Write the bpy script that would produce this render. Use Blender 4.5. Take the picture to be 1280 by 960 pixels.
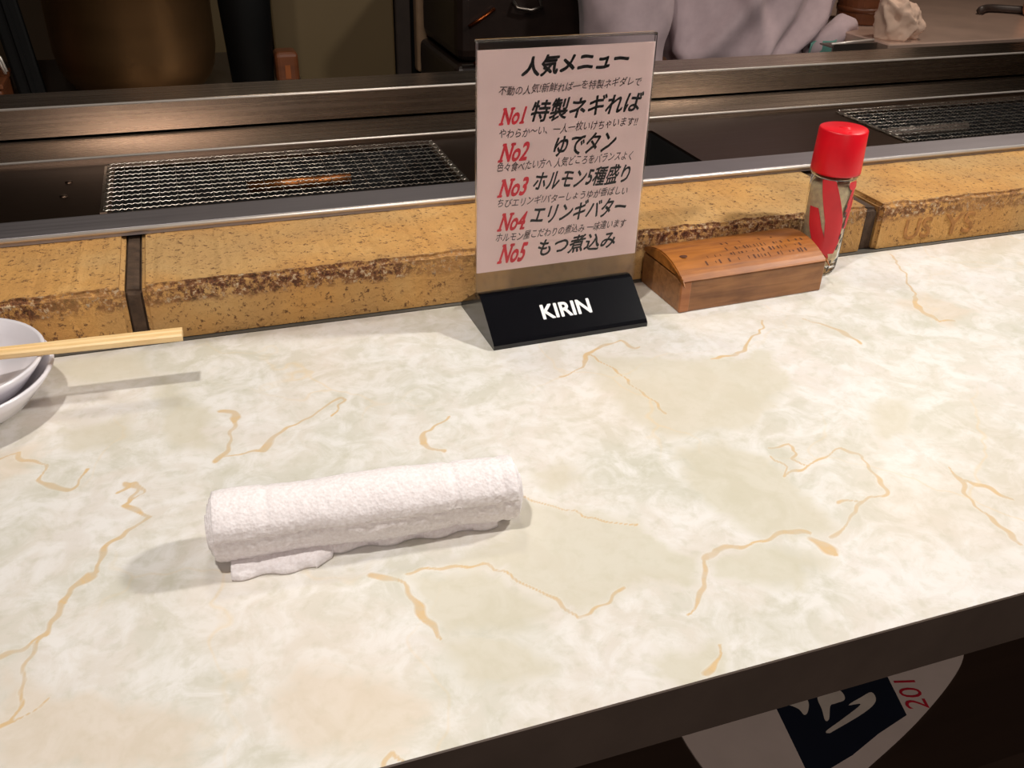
import bpy, bmesh, math, random
import numpy as np
from mathutils import Vector, Matrix, noise
C = bpy.context.scene.collection
for o in list(bpy.data.objects): bpy.data.objects.remove(o)
random.seed(4)

# ---------------------------------------------------------------- camera
cam_d = bpy.data.cameras.new('camera'); cam = bpy.data.objects.new('camera', cam_d); C.objects.link(cam)
RT, UP, FW = Vector((.945749, -.324097, .022798)), Vector((.148298, .493052, .857267)), Vector((.289079, .807379, -.514367))
cam.matrix_world = Matrix(((RT.x, UP.x, -FW.x, 0), (RT.y, UP.y, -FW.y, 0), (RT.z, UP.z, -FW.z, .33), (0, 0, 0, 1)))
cam_d.sensor_width = 36; cam_d.lens = 36 * 1150 / 1280; cam_d.clip_start = .01
bpy.context.scene.camera = cam

# ---------------------------------------------------------------- world, lights, exposure
w = bpy.data.worlds.new('room_light'); bpy.context.scene.world = w; w.use_nodes = True
w.node_tree.nodes['Background'].inputs[0].default_value = (1, .86, .72, 1)
w.node_tree.nodes['Background'].inputs[1].default_value = .13
def area(name, loc, target, size, power, col, spread=180):
    d = bpy.data.lights.new(name, 'AREA'); d.shape = 'DISK'; d.size = size; d.energy = power; d.color = col
    d.spread = math.radians(spread)
    o = bpy.data.objects.new(name, d); C.objects.link(o); o.location = loc
    o.rotation_euler = (Vector(target) - Vector(loc)).to_track_quat('-Z', 'Y').to_euler(); return o
area('lamp_over_counter', (-.15, .24, .95), (.25, .50, 0), .055, 3.9, (1, .94, .87), 150)
area('lamp_right_of_counter', (1.15, .42, .92), (.35, .45, 0), .11, 7.2, (1, .955, .89), 140)
area('lamp_over_grill', (.15, .95, 1.05), (.2, .75, 0), .16, 1.3, (1, .90, .76), 130)
area('lamp_over_kitchen', (1.4, 1.3, .9), (1.15, 1.45, 0), .12, 2.0, (1, .84, .70), 140)
area('fill_from_viewer_side', (-.1, -1.3, 1.2), (.3, .4, -.1), .5, 7.8, (1, .86, .78), 160)  # added fill behind the camera, lifts card, fan and front edge band
vs = bpy.context.scene.view_settings
vs.view_transform = 'Standard'; vs.look = 'None'; vs.gamma = 1; vs.use_curve_mapping = False; vs.exposure = 0.06

# ---------------------------------------------------------------- materials
def lin(c): return tuple(((v / 255) / 12.92 if v / 255 <= .04045 else ((v / 255 + .055) / 1.055) ** 2.4) for v in c) + (1,)
class NT:
    def __init__(s, m): s.t = m.node_tree; s.n = s.t.nodes; s.l = s.t.links; s.b = s.n['Principled BSDF']
    def add(s, k, **kw):
        n = s.n.new(k)
        for a, v in kw.items():
            if a.startswith('i_'): n.inputs[a[2:].replace('_', ' ')].default_value = v
            else: setattr(n, a, v)
        return n
    def link(s, a, b): s.l.new(a, b)
    def coords(s, scale=(1, 1, 1), kind='Object'):
        tc = s.add('ShaderNodeTexCoord'); mp = s.add('ShaderNodeMapping'); mp.inputs['Scale'].default_value = scale
        s.link(tc.outputs[kind], mp.inputs[0]); return mp.outputs[0]
    def noise(s, vec, scale, detail=4, rough=.55, dist=0):
        n = s.add('ShaderNodeTexNoise', i_Scale=scale, i_Detail=detail, i_Roughness=rough, i_Distortion=dist); s.link(vec, n.inputs['Vector']); return n.outputs['Fac']
    def ramp(s, fac, stops):
        r = s.add('ShaderNodeValToRGB'); e = r.color_ramp.elements
        while len(e) < len(stops): e.new(.5)
        for k, (p, c) in enumerate(stops): e[k].position = p; e[k].color = c if len(c) == 4 else lin(c)
        s.link(fac, r.inputs[0]); return r.outputs[0]
    def mix(s, fac, a, b, mode='MIX'):
        m = s.add('ShaderNodeMix', data_type='RGBA', blend_type=mode)
        for k, v in ((0, fac), (6, a), (7, b)):
            if hasattr(v, 'is_output'): s.link(v, m.inputs[k])
            else: m.inputs[k].default_value = v
        return m.outputs[2]
    def math(s, op, a, b=0.0, c=None):
        m = s.add('ShaderNodeMath', operation=op)
        for k, v in enumerate((a, b) if c is None else (a, b, c)):
            if hasattr(v, 'is_output'): s.link(v, m.inputs[k])
            else: m.inputs[k].default_value = v
        return m.outputs[0]
    def bump(s, h, strength, dist=.001):
        b = s.add('ShaderNodeBump', i_Strength=strength, i_Distance=dist); s.link(h, b.inputs['Height']); s.link(b.outputs[0], s.b.inputs['Normal'])
BW = [(0, (0, 0, 0, 1)), (1, (1, 1, 1, 1))]
def mat(name, col, rough=.5, metal=0, var=.12, nscale=40, bump=.0, bscale=200, scale=(1, 1, 1), spec=.5, coat=0, trans=0, alpha=1, sheen=0, bdist=.001):
    m = bpy.data.materials.new(name); m.use_nodes = True; t = NT(m); b = t.b
    v = t.coords(scale); f = t.noise(v, nscale)
    c = lin(col); dk = tuple(x * (1 - var) for x in c[:3]) + (1,); lt = tuple(min(1, x * (1 + var)) for x in c[:3]) + (1,)
    t.link(t.ramp(f, [(.3, dk), (.7, lt)]), b.inputs['Base Color'])
    b.inputs['Roughness'].default_value = rough; b.inputs['Metallic'].default_value = metal
    b.inputs['Specular IOR Level'].default_value = spec; b.inputs['Coat Weight'].default_value = coat
    b.inputs['Transmission Weight'].default_value = trans; b.inputs['Alpha'].default_value = alpha
    if sheen: b.inputs['Sheen Weight'].default_value = sheen
    if bump: t.bump(t.noise(v, bscale, 3), bump, bdist)
    return m
def steel(name, col, rough=.3, streak=(3, 400, 400), bump=.05, aniso=0):
    m = bpy.data.materials.new(name); m.use_nodes = True; t = NT(m); b = t.b
    v = t.coords(streak); f = t.noise(v, 1.0, 5, .6); g = t.noise(t.coords((9, 9, 9)), 1.0, 3)
    c = lin(col); dk = tuple(x * .8 for x in c[:3]) + (1,)
    t.link(t.ramp(t.math('MULTIPLY_ADD', g, .5, t.math('MULTIPLY', f, .5)), [(.3, dk), (.7, c)]), b.inputs['Base Color'])
    b.inputs['Metallic'].default_value = 1
    if aniso:
        b.inputs['Anisotropic'].default_value = aniso; b.inputs['Anisotropic Rotation'].default_value = .25; cx = t.add('ShaderNodeCombineXYZ'); cx.inputs[0].default_value = 1; t.link(cx.outputs[0], b.inputs['Tangent'])
    t.link(t.math('MULTIPLY_ADD', f, .14, rough - .07), b.inputs['Roughness']); t.bump(f, bump, .0005)
    return m

# ---------------------------------------------------------------- mesh helpers
def new_obj(name, me, m=None, parent=None, smooth=False):
    o = bpy.data.objects.new(name, me); C.objects.link(o)
    if m is not None: me.materials.append(m)
    if parent is not None: o.parent = parent
    if smooth:
        me.polygons.foreach_set('use_smooth', [True] * len(me.polygons))
    return o
def pyd(name, vs_, fs, m=None, parent=None, smooth=False):
    me = bpy.data.meshes.new(name); me.from_pydata([tuple(v) for v in vs_], [], fs); me.update(); return new_obj(name, me, m, parent, smooth)
def frombm(name, bm, m=None, parent=None, smooth=False):
    bmesh.ops.recalc_face_normals(bm, faces=bm.faces[:])
    me = bpy.data.meshes.new(name); bm.to_mesh(me); bm.free(); return new_obj(name, me, m, parent, smooth)
def tag(o, label=None, cat=None, group=None, kind=None):
    for k, v in (('label', label), ('category', cat), ('group', group), ('kind', kind)):
        if v: o[k] = v
    return o
def thing(name, label, cat, loc=(0, 0, 0), rz=0, group=None):
    o = bpy.data.objects.new(name, None); o.empty_display_size = .02; C.objects.link(o); o.location = loc; o.rotation_euler = (0, 0, rz)
    return tag(o, label, cat, group)
def add_box(bm, lo, hi, bev=0, seg=2):
    r = bmesh.ops.create_cube(bm, size=1); vs_ = r['verts']
    for v in vs_: v.co = Vector([lo[i] + (v.co[i] + .5) * (hi[i] - lo[i]) for i in range(3)])
    if bev:
        es = list({e for v in vs_ for e in v.link_edges})
        bmesh.ops.bevel(bm, geom=es, offset=bev, segments=seg, affect='EDGES', profile=.5)
def box(name, lo, hi, m, parent=None, bev=0, seg=2):
    bm = bmesh.new(); add_box(bm, lo, hi, bev, seg); return frombm(name, bm, m, parent)
def lathe(name, prof, m, parent=None, n=48, c=(0, 0), smooth=True, closed=False):
    vs_, fs = [], []; k = len(prof)
    for i in range(n):
        a = 2 * math.pi * i / n
        for r, z in prof: vs_.append((c[0] + r * math.cos(a), c[1] + r * math.sin(a), z))
    for i in range(n):
        j = (i + 1) % n
        for q in range(k - 1): fs.append((i * k + q, j * k + q, j * k + q + 1, i * k + q + 1))
        if closed: fs.append((i * k + k - 1, j * k + k - 1, j * k, i * k))
    o = pyd(name, vs_, fs, m, parent, smooth)
    bm = bmesh.new(); bm.from_mesh(o.data); bmesh.ops.remove_doubles(bm, verts=bm.verts[:], dist=1e-6); bmesh.ops.recalc_face_normals(bm, faces=bm.faces[:]); bm.to_mesh(o.data); bm.free()
    return o
def tube_data(pts, rad, n=6, cap=True, off=0):
    pts = [Vector(p) for p in pts]; vs_, fs = [], []
    rr = rad if hasattr(rad, '__len__') else [rad] * len(pts)
    up = None
    for i, p in enumerate(pts):
        d = (pts[min(i + 1, len(pts) - 1)] - pts[max(i - 1, 0)]).normalized()
        if up is None: up = d.orthogonal().normalized()
        up = (up - d * up.dot(d)).normalized(); s = d.cross(up)
        for k in range(n):
            a = 2 * math.pi * k / n; vs_.append(p + (up * math.cos(a) + s * math.sin(a)) * rr[i])
    for i in range(len(pts) - 1):
        for k in range(n):
            a, b = off + i * n + k, off + i * n + (k + 1) % n; fs.append((a, b, b + n, a + n))
    if cap: fs.append(tuple(off + k for k in range(n))[::-1]); fs.append(tuple(off + (len(pts) - 1) * n + k for k in range(n)))
    return vs_, fs
def tube(name, pts, rad, m, parent=None, n=8, smooth=True):
    v, f = tube_data(pts, rad, n); return pyd(name, v, f, m, parent, smooth)
def extrude_x(name, prof, x0, x1, m, parent=None, bev=0, closed=True):
    """profile of (y,z) points extruded along x"""
    bm = bmesh.new(); a = [bm.verts.new((x0, y, z)) for y, z in prof]; b = [bm.verts.new((x1, y, z)) for y, z in prof]; k = len(prof)
    for i in range(k): bm.faces.new((a[i], a[(i + 1) % k], b[(i + 1) % k], b[i]))
    bm.faces.new(a[::-1]); bm.faces.new(b)
    if bev:
        bmesh.ops.bevel(bm, geom=[e for e in bm.edges], offset=bev, segments=3, affect='EDGES', profile=.5)
    return frombm(name, bm, m, parent)
def poly_prism(name, pts, z0, z1, m, parent=None, bev=0):
    bm = bmesh.new(); a = [bm.verts.new((x, y, z0)) for x, y in pts]; b = [bm.verts.new((x, y, z1)) for x, y in pts]; k = len(pts)
    for i in range(k): bm.faces.new((a[i], a[(i + 1) % k], b[(i + 1) % k], b[i]))
    bm.faces.new(a[::-1]); bm.faces.new(b)
    if bev: bmesh.ops.bevel(bm, geom=[e for e in bm.edges], offset=bev, segments=2, affect='EDGES')
    return frombm(name, bm, m, parent)
def text_mesh(s, offset=0, extrude=0, shear=0, res=3, spacing=1.0):
    cu = bpy.data.curves.new('text', 'FONT'); cu.body = s; cu.size = 1; cu.offset = offset; cu.extrude = extrude; cu.shear = shear; cu.resolution_u = res
    cu.space_character = spacing
    o = bpy.data.objects.new('text', cu); C.objects.link(o)
    dg = bpy.context.evaluated_depsgraph_get(); dg.update()
    me = bpy.data.meshes.new_from_object(o.evaluated_get(dg)); bpy.data.objects.remove(o); bpy.data.curves.remove(cu); return me
def place_text(name, s, frame, x0, y0, x1, y1, hgt, m, parent, weight=0.0, shear=0.0, lift=.0002, thick=0, wob=0, spacing=1.0):
    """write s in the plane given by frame (a matrix, local x right, local y up), baseline from (x0,y0) to (x1,y1), glyphs of height hgt"""
    me = text_mesh(s, 0, 0, 0, spacing=spacing)
    if s.startswith('No'):                                               # slab serifs on the N and the numeral
        def xr(q):
            m_ = text_mesh(q); xs_ = [v.co.x for v in m_.vertices]; ys_ = [v.co.y for v in m_.vertices]; bpy.data.meshes.remove(m_); return min(xs_), max(xs_), max(ys_)
        a0, a1, top = xr('N'); b0, b1, _ = xr(s); bm = bmesh.new(); bm.from_mesh(me)
        for x_, y_, hw in ((a0 + .04, .025, .13), (a0 + .02, top - .025, .10), (a1 - .04, top - .025, .13)) + (((b1 - .05, .025, .14),) if s[-1] in '14' else ()):
            q = [bm.verts.new((x_ + dx, y_ + dy, 0)) for dx, dy in ((-hw, -.022), (hw, -.022), (hw, .022), (-hw, .022))]; bm.faces.new(q)
        bm.to_mesh(me); bm.free()
    if weight:                                                           # thicker strokes: a few shifted copies of the glyphs
        bm = bmesh.new()
        for q in range(6):
            n0 = len(bm.verts); bm.from_mesh(me); bm.verts.ensure_lookup_table()
            for v in bm.verts[n0:]: v.co.x += weight * math.cos(q * 1.047); v.co.y += weight * math.sin(q * 1.047); v.co.z += q * .004
        bm.to_mesh(me); bm.free()
    n = len(me.vertices); co = np.empty(n * 3); me.vertices.foreach_get('co', co); co = co.reshape(-1, 3)
    lo, hi = co.min(0), co.max(0)
    co[:, 0] = (co[:, 0] - lo[0]) / (hi[0] - lo[0]); co[:, 1] = (co[:, 1] - lo[1]) / (hi[1] - lo[1])
    L = math.hypot(x1 - x0, y1 - y0); ang = math.atan2(y1 - y0, x1 - x0)
    h = co[:, 1] * hgt; u = co[:, 0] * (L - shear * hgt) + shear * h
    if wob: h = h + wob * np.sin(u / L * 23 + 1) + wob * .6 * np.sin(u / L * 57)
    X = x0 + u * math.cos(ang) - h * math.sin(ang); Y = y0 + u * math.sin(ang) + h * math.cos(ang)
    out = np.stack([X, Y, lift + co[:, 2] * .003], 1)
    M4 = np.array(frame); out = out @ M4[:3, :3].T + M4[:3, 3]
    me.vertices.foreach_set('co', out.astype(np.float32).ravel()); me.update(); me.name = name; me.materials.clear()
    return new_obj(name, me, m, parent)
def vnoise(p, s, seed=0): return noise.noise(Vector((p[0] * s + seed, p[1] * s + seed * .7, p[2] * s)))
VEINS = [(17.5,[[-147,4866],[-90,4946],[-6,5228],[-20,5362],[-114,5390]]),(9.0,[[-95,4876],[108,4858],[260,5041],[506,5232],[699,5341],[719,5303],[588,5126]]),(9.6,[[-698,4706],[-616,4768],[-568,4642],[-662,4564],[-535,4406],[-614,4351],[-744,4206],[-800,4018],[-915,3921],[-929,3798],[-1029,3627],[-1098,3561],[-1189,3565]]),(15.8,[[-833,3991],[-914,3909],[-920,3823]]),(12.8,[[-996,3680],[-1026,3626]]),(15.7,[[-673,4761],[-607,4701],[-628,4591]]),(5.8,[[-1029,3627],[-1068,3418],[-1093,3156],[-1139,3123]]),(3.0,[[-1139,3123],[-962,3234]]),(10.5,[[-1379,5245],[-1278,5284],[-1233,5183],[-1103,5092],[-1151,4933],[-966,4789],[-935,4842],[-886,4983]]),(14.4,[[1324,4913],[1134,4784],[1089,4666],[1148,4557],[1195,4524]]),(10.5,[[2217,5186],[2408,5247],[2548,5428],[2740,5526],[2855,5559],[2888,5417],[2946,5413]]),(6.5,[[2548,5428],[2658,4996],[2712,4522]]),(10.5,[[4109,5540],[3965,5368],[3643,5128],[3384,5091]]),(14.6,[[4434,5445],[4550,5309],[4594,5113],[4632,4966]]),(8.1,[[6001,6406],[5881,6078],[5673,5697],[5459,5309],[5486,5106]]),(11.4,[[5581,5574],[5436,5301],[5462,5143],[5600,5073]]),(5.8,[[3150,3952],[3288,3955],[3306,3876],[3232,3809],[3294,3746],[3581,3819]]),(5.6,[[3126,3886],[3151,3747],[3071,3669],[3367,3768]]),(8.3,[[3581,3819],[3684,3715],[3606,3521],[3581,3363],[3390,3327],[3241,3374]]),(7.8,[[3390,3327],[3284,3260],[3107,3167],[3022,3122]]),(30.4,[[2925,3118],[2940,3044],[2950,3007]]),(11.3,[[2927,3173],[2807,3225],[2620,3213],[2458,3195],[2344,3210],[2244,3162],[2162,2997],[2052,2899],[1968,2850]]),(14.8,[[2393,3209],[2250,3173]]),(10.9,[[4123,3473],[4091,3354],[4024,3226],[4004,3074],[3980,2895],[3994,2734]]),(11.2,[[4099,3310],[4181,3202],[4252,3075]]),(4.1,[[1485,3958],[1666,3787],[1834,3638],[2047,3535]]),(13.8,[[550,3592],[676,3466],[686,3349],[754,3168],[772,3059]]),(7.2,[[728,3524],[930,3530],[1120,3476],[1213,3384],[1341,3171],[1438,2962],[1751,3108]]),(7.6,[[367,2436],[410,2498],[460,2462],[508,2410]]),(8.7,[[2039,2607],[1966,2532],[1852,2473]])]
PATCH = [[[2550,5389],[3435,5063],[3847,5068],[3724,4617],[3201,4242],[2579,4285],[2483,4561],[2445,5002]],[[1478,3937],[2047,3535],[2069,3283],[2234,3232],[2114,3012],[1746,3097],[1437,2990],[1199,3394],[938,3540],[1353,3715]],[[749,3474],[1085,3449],[1372,3039],[1103,2986],[810,3079]],[[2614,4134],[2880,4099],[3079,3857],[3081,3641],[3086,3138],[2681,3229],[2532,3494],[2502,3820]],[[2244,3162],[2644,3171],[2861,2968],[2631,2849],[2263,3027]],[[-1037,5437],[-661,5516],[-634,5221],[-979,5236]],[[-1183,3508],[-963,3248],[-664,3106],[-339,2913],[-382,2678],[-1116,2916]],[[4097,4175],[4379,4197],[4161,3850],[3897,3835]],[[1659,4164],[1828,4198],[1905,4005],[1681,3952]],[[-1202,6386],[-562,6378],[-510,6004],[-1077,6062]],[[724,3053],[1086,2937],[1198,2697],[856,2710]],[[1676,2594],[2037,2634],[1937,2460],[1717,2434]],[[-457,5988],[-171,5367],[-145,4980],[-401,5059]]]

# ================================================================ SETTING
M_floor = mat('dark_floor_tile', (70, 52, 42), .6, var=.25, nscale=8)
M_wall = mat('dim_plaster', (120, 100, 78), .8, var=.08, nscale=6)
M_woodwall = mat('dark_wood_panelling', (66, 40, 26), .6, var=.3, nscale=3, scale=(1, 1, 12))
FZ = -.74
tag(box('floor', (-3, -2, FZ - .05), (4.5, 4, FZ), M_floor), kind='structure')
tag(box('wall_back', (-3, 4, FZ), (4.5, 4.1, 1.9), M_wall), kind='structure')
tag(box('wall_front', (-3, -2.1, FZ), (4.5, -2, 1.9), M_woodwall), kind='structure')
tag(box('wall_left', (-3.1, -2, FZ), (-3, 4, 1.9), M_wall), kind='structure')
tag(box('wall_right', (4.5, -2, FZ), (4.6, 4, 1.9), M_wall), kind='structure')
tag(box('ceiling', (-3, -2, 1.9), (4.5, 4, 1.95), M_woodwall), kind='structure')

# ---------------------------------------------------------------- counter with marble laminate
M_lam = bpy.data.materials.new('marble_laminate'); M_lam.use_nodes = True; t = NT(M_lam)
v = t.coords((1, 1, 1)); at = t.add('ShaderNodeAttribute', attribute_name='pattern'); sp = t.add('ShaderNodeSeparateColor'); t.link(at.outputs['Color'], sp.inputs[0])
n1 = t.noise(v, 9, 6, .62, .5); n2 = t.noise(v, 38, 6, .65, .8); n3 = t.noise(v, 120, 4, .6, .3); n4 = t.noise(v, 5, 3, .5)
base = t.ramp(n1, [(.34, (209, 207, 193)), (.46, (215, 212, 200)), (.55, (223, 217, 207)), (.66, (228, 223, 218))])
base = t.mix(t.ramp(n2, [(.42, (0, 0, 0, 1)), (.60, (.75, .75, .75, 1))]), base, lin((238, 236, 233)))
base = t.mix(t.ramp(n3, [(.50, (0, 0, 0, 1)), (.68, (.34, .34, .34, 1))]), base, lin((192, 190, 168)))
base = t.mix(t.ramp(n4, [(.5, (0, 0, 0, 1)), (.7, (.35, .35, .35, 1))]), base, lin((226, 206, 184)))
pe = t.ramp(t.math('ADD', sp.outputs[1], t.math('MULTIPLY_ADD', n2, 1.5, -.75)), [(.30, (0, 0, 0, 1)), (.66, (.85, .85, .85, 1))])
base = t.mix(t.math('MULTIPLY', pe, .8), base, t.ramp(n4, [(.3, (206, 202, 180)), (.7, (213, 204, 184))]))
wm = t.ramp(t.math('ADD', sp.outputs[2], t.math('MULTIPLY_ADD', n2, 1.5, -.75)), [(.30, (0, 0, 0, 1)), (.66, (.55, .55, .55, 1))])
base = t.mix(wm, base, lin((218, 202, 180)))
ve = t.ramp(sp.outputs[0], [(.25, (0, 0, 0, 1)), (.75, (1, 1, 1, 1))])
rim = t.ramp(sp.outputs[0], [(.05, (0, 0, 0, 1)), (.22, (.3, .3, .3, 1)), (.4, (0, 0, 0, 1))])
base = t.mix(rim, base, lin((232, 228, 216)))
vein_c = t.ramp(n2, [(.35, (202, 172, 122)), (.65, (222, 192, 146))])
base = t.mix(t.math('MULTIPLY', ve, t.ramp(n2, [(.36, (.40, .40, .40, 1)), (.6, (.95, .95, .95, 1))])), base, vein_c)
# free hairline veins where nothing particular was drawn
wv = t.add('ShaderNodeTexVoronoi', feature='DISTANCE_TO_EDGE', i_Scale=7.0)
dv = t.add('ShaderNodeVectorMath', operation='MULTIPLY_ADD'); nz = t.add('ShaderNodeTexNoise', i_Scale=14.0, i_Detail=3.0); t.link(v, nz.inputs['Vector'])
t.link(nz.outputs['Color'], dv.inputs[0]); dv.inputs[1].default_value = (.09, .09, .09); t.link(v, dv.inputs[2]); t.link(dv.outputs[0], wv.inputs['Vector'])
hair = t.math('MULTIPLY', t.ramp(wv.outputs['Distance'], [(.0, (.4, .4, .4, 1)), (.012, (0, 0, 0, 1))]), t.ramp(n4, [(.45, (0, 0, 0, 1)), (.6, (1, 1, 1, 1))]))
base = t.mix(hair, base, lin((230, 205, 160)))
base = t.mix(1.0, base, (.925, .925, .935, 1), 'MULTIPLY')
t.link(base, t.b.inputs['Base Color']); t.b.inputs['Roughness'].default_value = .34; t.b.inputs['Specular IOR Level'].default_value = .4
t.bump(n3, .04, .0004)
M_band = mat('brown_edge_band', (92, 80, 72), .45, var=.12, nscale=30)
M_dark = mat('dark_brown_board', (52, 36, 26), .6, var=.25, nscale=4, scale=(1, 8, 8))
counter = thing('counter', 'marble patterned laminate counter top with dark brown front edge', 'counter')
xs = np.concatenate([np.linspace(-.75, -.21, 60), np.arange(-.2085, .82, .00125), np.linspace(.83, 1.5, 60)]); ys = np.arange(.2445, .6481, .00125)
gx, gy = np.meshgrid(xs, ys); nx_, ny_ = len(xs), len(ys)
P2 = np.stack([gx.ravel(), gy.ravel()], 1)
rng = np.random.RandomState(3)
wob = np.stack([.0011 * np.sin(P2[:, 1] * 410 + 2 * np.sin(P2[:, 0] * 190)) + .0016 * np.sin(P2[:, 1] * 150 + P2[:, 0] * 60), .0011 * np.sin(P2[:, 0] * 390 + 2 * np.sin(P2[:, 1] * 210)) + .0016 * np.sin(P2[:, 0] * 140 - P2[:, 1] * 70)], 1)
Q2 = P2 + wob * .8
vein = np.zeros(len(P2))
for hw, pl in VEINS:
    hw = hw * 1e-4 * 1.1; pl = np.array(pl) * 1e-4
    tot = len(pl) - 1
    for k in range(tot):
        a, b = pl[k], pl[k + 1]; mlo = np.minimum(a, b) - .012; mhi = np.maximum(a, b) + .012
        sel = np.where((P2[:, 0] > mlo[0]) & (P2[:, 0] < mhi[0]) & (P2[:, 1] > mlo[1]) & (P2[:, 1] < mhi[1]))[0]
        q = Q2[sel]; d = b - a; s = np.clip(((q - a) @ d) / (d @ d), 0, 1); dist = np.linalg.norm(q - a - s[:, None] * d, axis=1)
        ww = hw * (.8 + (.45 if hw > .0009 else .15) * np.sin((k + s) * 2.3 + hw * 3e4))
        vein[sel] = np.maximum(vein[sel], np.clip(1 - (dist - ww * .5) / (ww + .0006), 0, 1))
patch = np.zeros(len(P2)); warm = np.zeros(len(P2))
WARM = [PATCH[6], [[120, 3050], [420, 2900], [640, 2700], [420, 2500], [60, 2640], [-60, 2880]], [[-1379, 5300], [-1200, 5350], [-1150, 5100], [-1379, 5000]], [[5350, 5500], [5700, 5600], [5900, 5200], [5500, 5000]]]
for wi, pg in enumerate(PATCH[:6] + PATCH[7:] + WARM):
    pg = np.array(pg) * 1e-4; ins = np.zeros(len(P2), bool); dm = np.full(len(P2), 9.)
    lo, hi = pg.min(0) - .03, pg.max(0) + .03
    sel = np.where((P2[:, 0] > lo[0]) & (P2[:, 0] < hi[0]) & (P2[:, 1] > lo[1]) & (P2[:, 1] < hi[1]))[0]; q = Q2[sel]; inn = np.zeros(len(sel), bool); dd = np.full(len(sel), 9.)
    for k in range(len(pg)):
        a, b = pg[k], pg[(k + 1) % len(pg)]
        c = ((a[1] > q[:, 1]) != (b[1] > q[:, 1])) & (q[:, 0] < (b[0] - a[0]) * (q[:, 1] - a[1]) / (b[1] - a[1] + 1e-12) + a[0]); inn ^= c
        d = b - a; s = np.clip(((q - a) @ d) / (d @ d), 0, 1); dd = np.minimum(dd, np.linalg.norm(q - a - s[:, None] * d, axis=1))
    sd = np.where(inn, dd, -dd); tgt = warm if wi >= len(PATCH) - 1 else patch; tgt[sel] = np.maximum(tgt[sel], np.clip(.5 + sd / .024, 0, 1))
me = bpy.data.meshes.new('laminate_top')
co = np.stack([gx.ravel(), gy.ravel(), np.zeros(gx.size)], 1).astype(np.float32)
ii = np.arange(nx_ * ny_).reshape(ny_, nx_); fc = np.stack([ii[:-1, :-1], ii[:-1, 1:], ii[1:, 1:], ii[1:, :-1]], -1).reshape(-1, 4)
me.vertices.add(len(co)); me.vertices.foreach_set('co', co.ravel()); me.loops.add(fc.size); me.loops.foreach_set('vertex_index', fc.ravel().astype(np.int32))
me.polygons.add(len(fc)); me.polygons.foreach_set('loop_start', (np.arange(len(fc)) * 4).astype(np.int32)); me.update(calc_edges=True)
ca = me.color_attributes.new('pattern', 'FLOAT_COLOR', 'POINT')
ca.data.foreach_set('color', np.stack([vein, patch, warm, np.ones_like(vein)], 1).astype(np.float32).ravel())
new_obj('laminate_top', me, M_lam, counter)
extrude_x('front_edge_band', [(.2438, -.0006), (.2444, .0), (.2465, -.0008), (.2465, -.036), (.2438, -.036)], -.75, 1.5, M_band, counter)
box('counter_board', (-.75, .2465, -.034), (1.5, .80, -.0006), M_dark, counter)
box('back_filler_strip', (-.75, .6481, -.0006), (1.5, .80, .0002), mat('grey_filler', (88, 84, 76), .7), counter)
base_w = counter
box('base_panel', (-.75, .66, FZ), (1.5, .72, -.045), M_dark, base_w)
box('end_panel', (-.78, .30, FZ), (-.75, .64, -.036), M_dark, base_w); box('end_panel', (1.5, .30, FZ), (1.53, .64, -.036), M_dark, base_w)
box('bag_shelf', (-.75, .27, -.222), (1.5, .66, -.2005), M_dark, base_w)

# ---------------------------------------------------------------- firebrick kerb
def brick_material():
    m = bpy.data.materials.new('firebrick'); m.use_nodes = True; t = NT(m)
    v = t.coords((1, 1, 1)); a = t.noise(v, 18, 5, .6); b = t.noise(v, 260, 5, .7); c = t.noise(v, 90, 6, .7, .6); d = t.noise(v, 7, 3)
    col = t.ramp(a, [(.3, (184, 134, 74)), (.55, (200, 150, 84)), (.75, (210, 166, 104))])
    col = t.mix(t.ramp(d, [(.42, (0, 0, 0, 1)), (.62, (.6, .6, .6, 1))]), col, lin((176, 146, 100)))
    col = t.mix(t.ramp(b, [(.56, (0, 0, 0, 1)), (.64, (.9, .9, .9, 1))]), col, lin((92, 56, 32)))
    # scorched, crumbled band along the upper front arris
    sp = t.add('ShaderNodeSeparateXYZ'); t.link(v, sp.inputs[0])
    z = t.math('ADD', sp.outputs[2], t.math('MULTIPLY_ADD', c, .016, -.008))
    dy = t.math('SUBTRACT', .044, z); band = t.math('ABSOLUTE', t.math('SUBTRACT', dy, .0055))
    fy = t.math('LESS_THAN', sp.outputs[1], .6575)
    bm_ = t.math('MULTIPLY', t.ramp(band, [(.0, (1, 1, 1, 1)), (.0095, (.8, .8, .8, 1)), (.0115, (0, 0, 0, 1))]), fy)
    bm_ = t.math('MULTIPLY', bm_, t.ramp(t.noise(v, 150, 5, .75), [(.42, (0, 0, 0, 1)), (.50, (1, 1, 1, 1))]))
    bm_ = t.math('MULTIPLY', bm_, t.ramp(t.noise(v, 4.2, 2), [(.38, (.35, .35, .35, 1)), (.5, (1, 1, 1, 1))]))
    col = t.mix(bm_, col, t.ramp(b, [(.40, (60, 30, 18)), (.50, (112, 62, 34)), (.56, (150, 110, 74)), (.62, (206, 184, 150))]))
    t.link(col, t.b.inputs['Base Color']); t.b.inputs['Roughness'].default_value = .85
    t.bump(t.math('MULTIPLY_ADD', b, .8, c), .8, .0022); return m
M_brick = brick_material()
M_mortar = mat('dark_mortar', (72, 54, 40), .9, var=.35, nscale=120, bump=.5, bscale=300)
kerb = thing('firebrick_kerb', 'row of long yellow firebricks between counter and grill rim', 'brick kerb')
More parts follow.
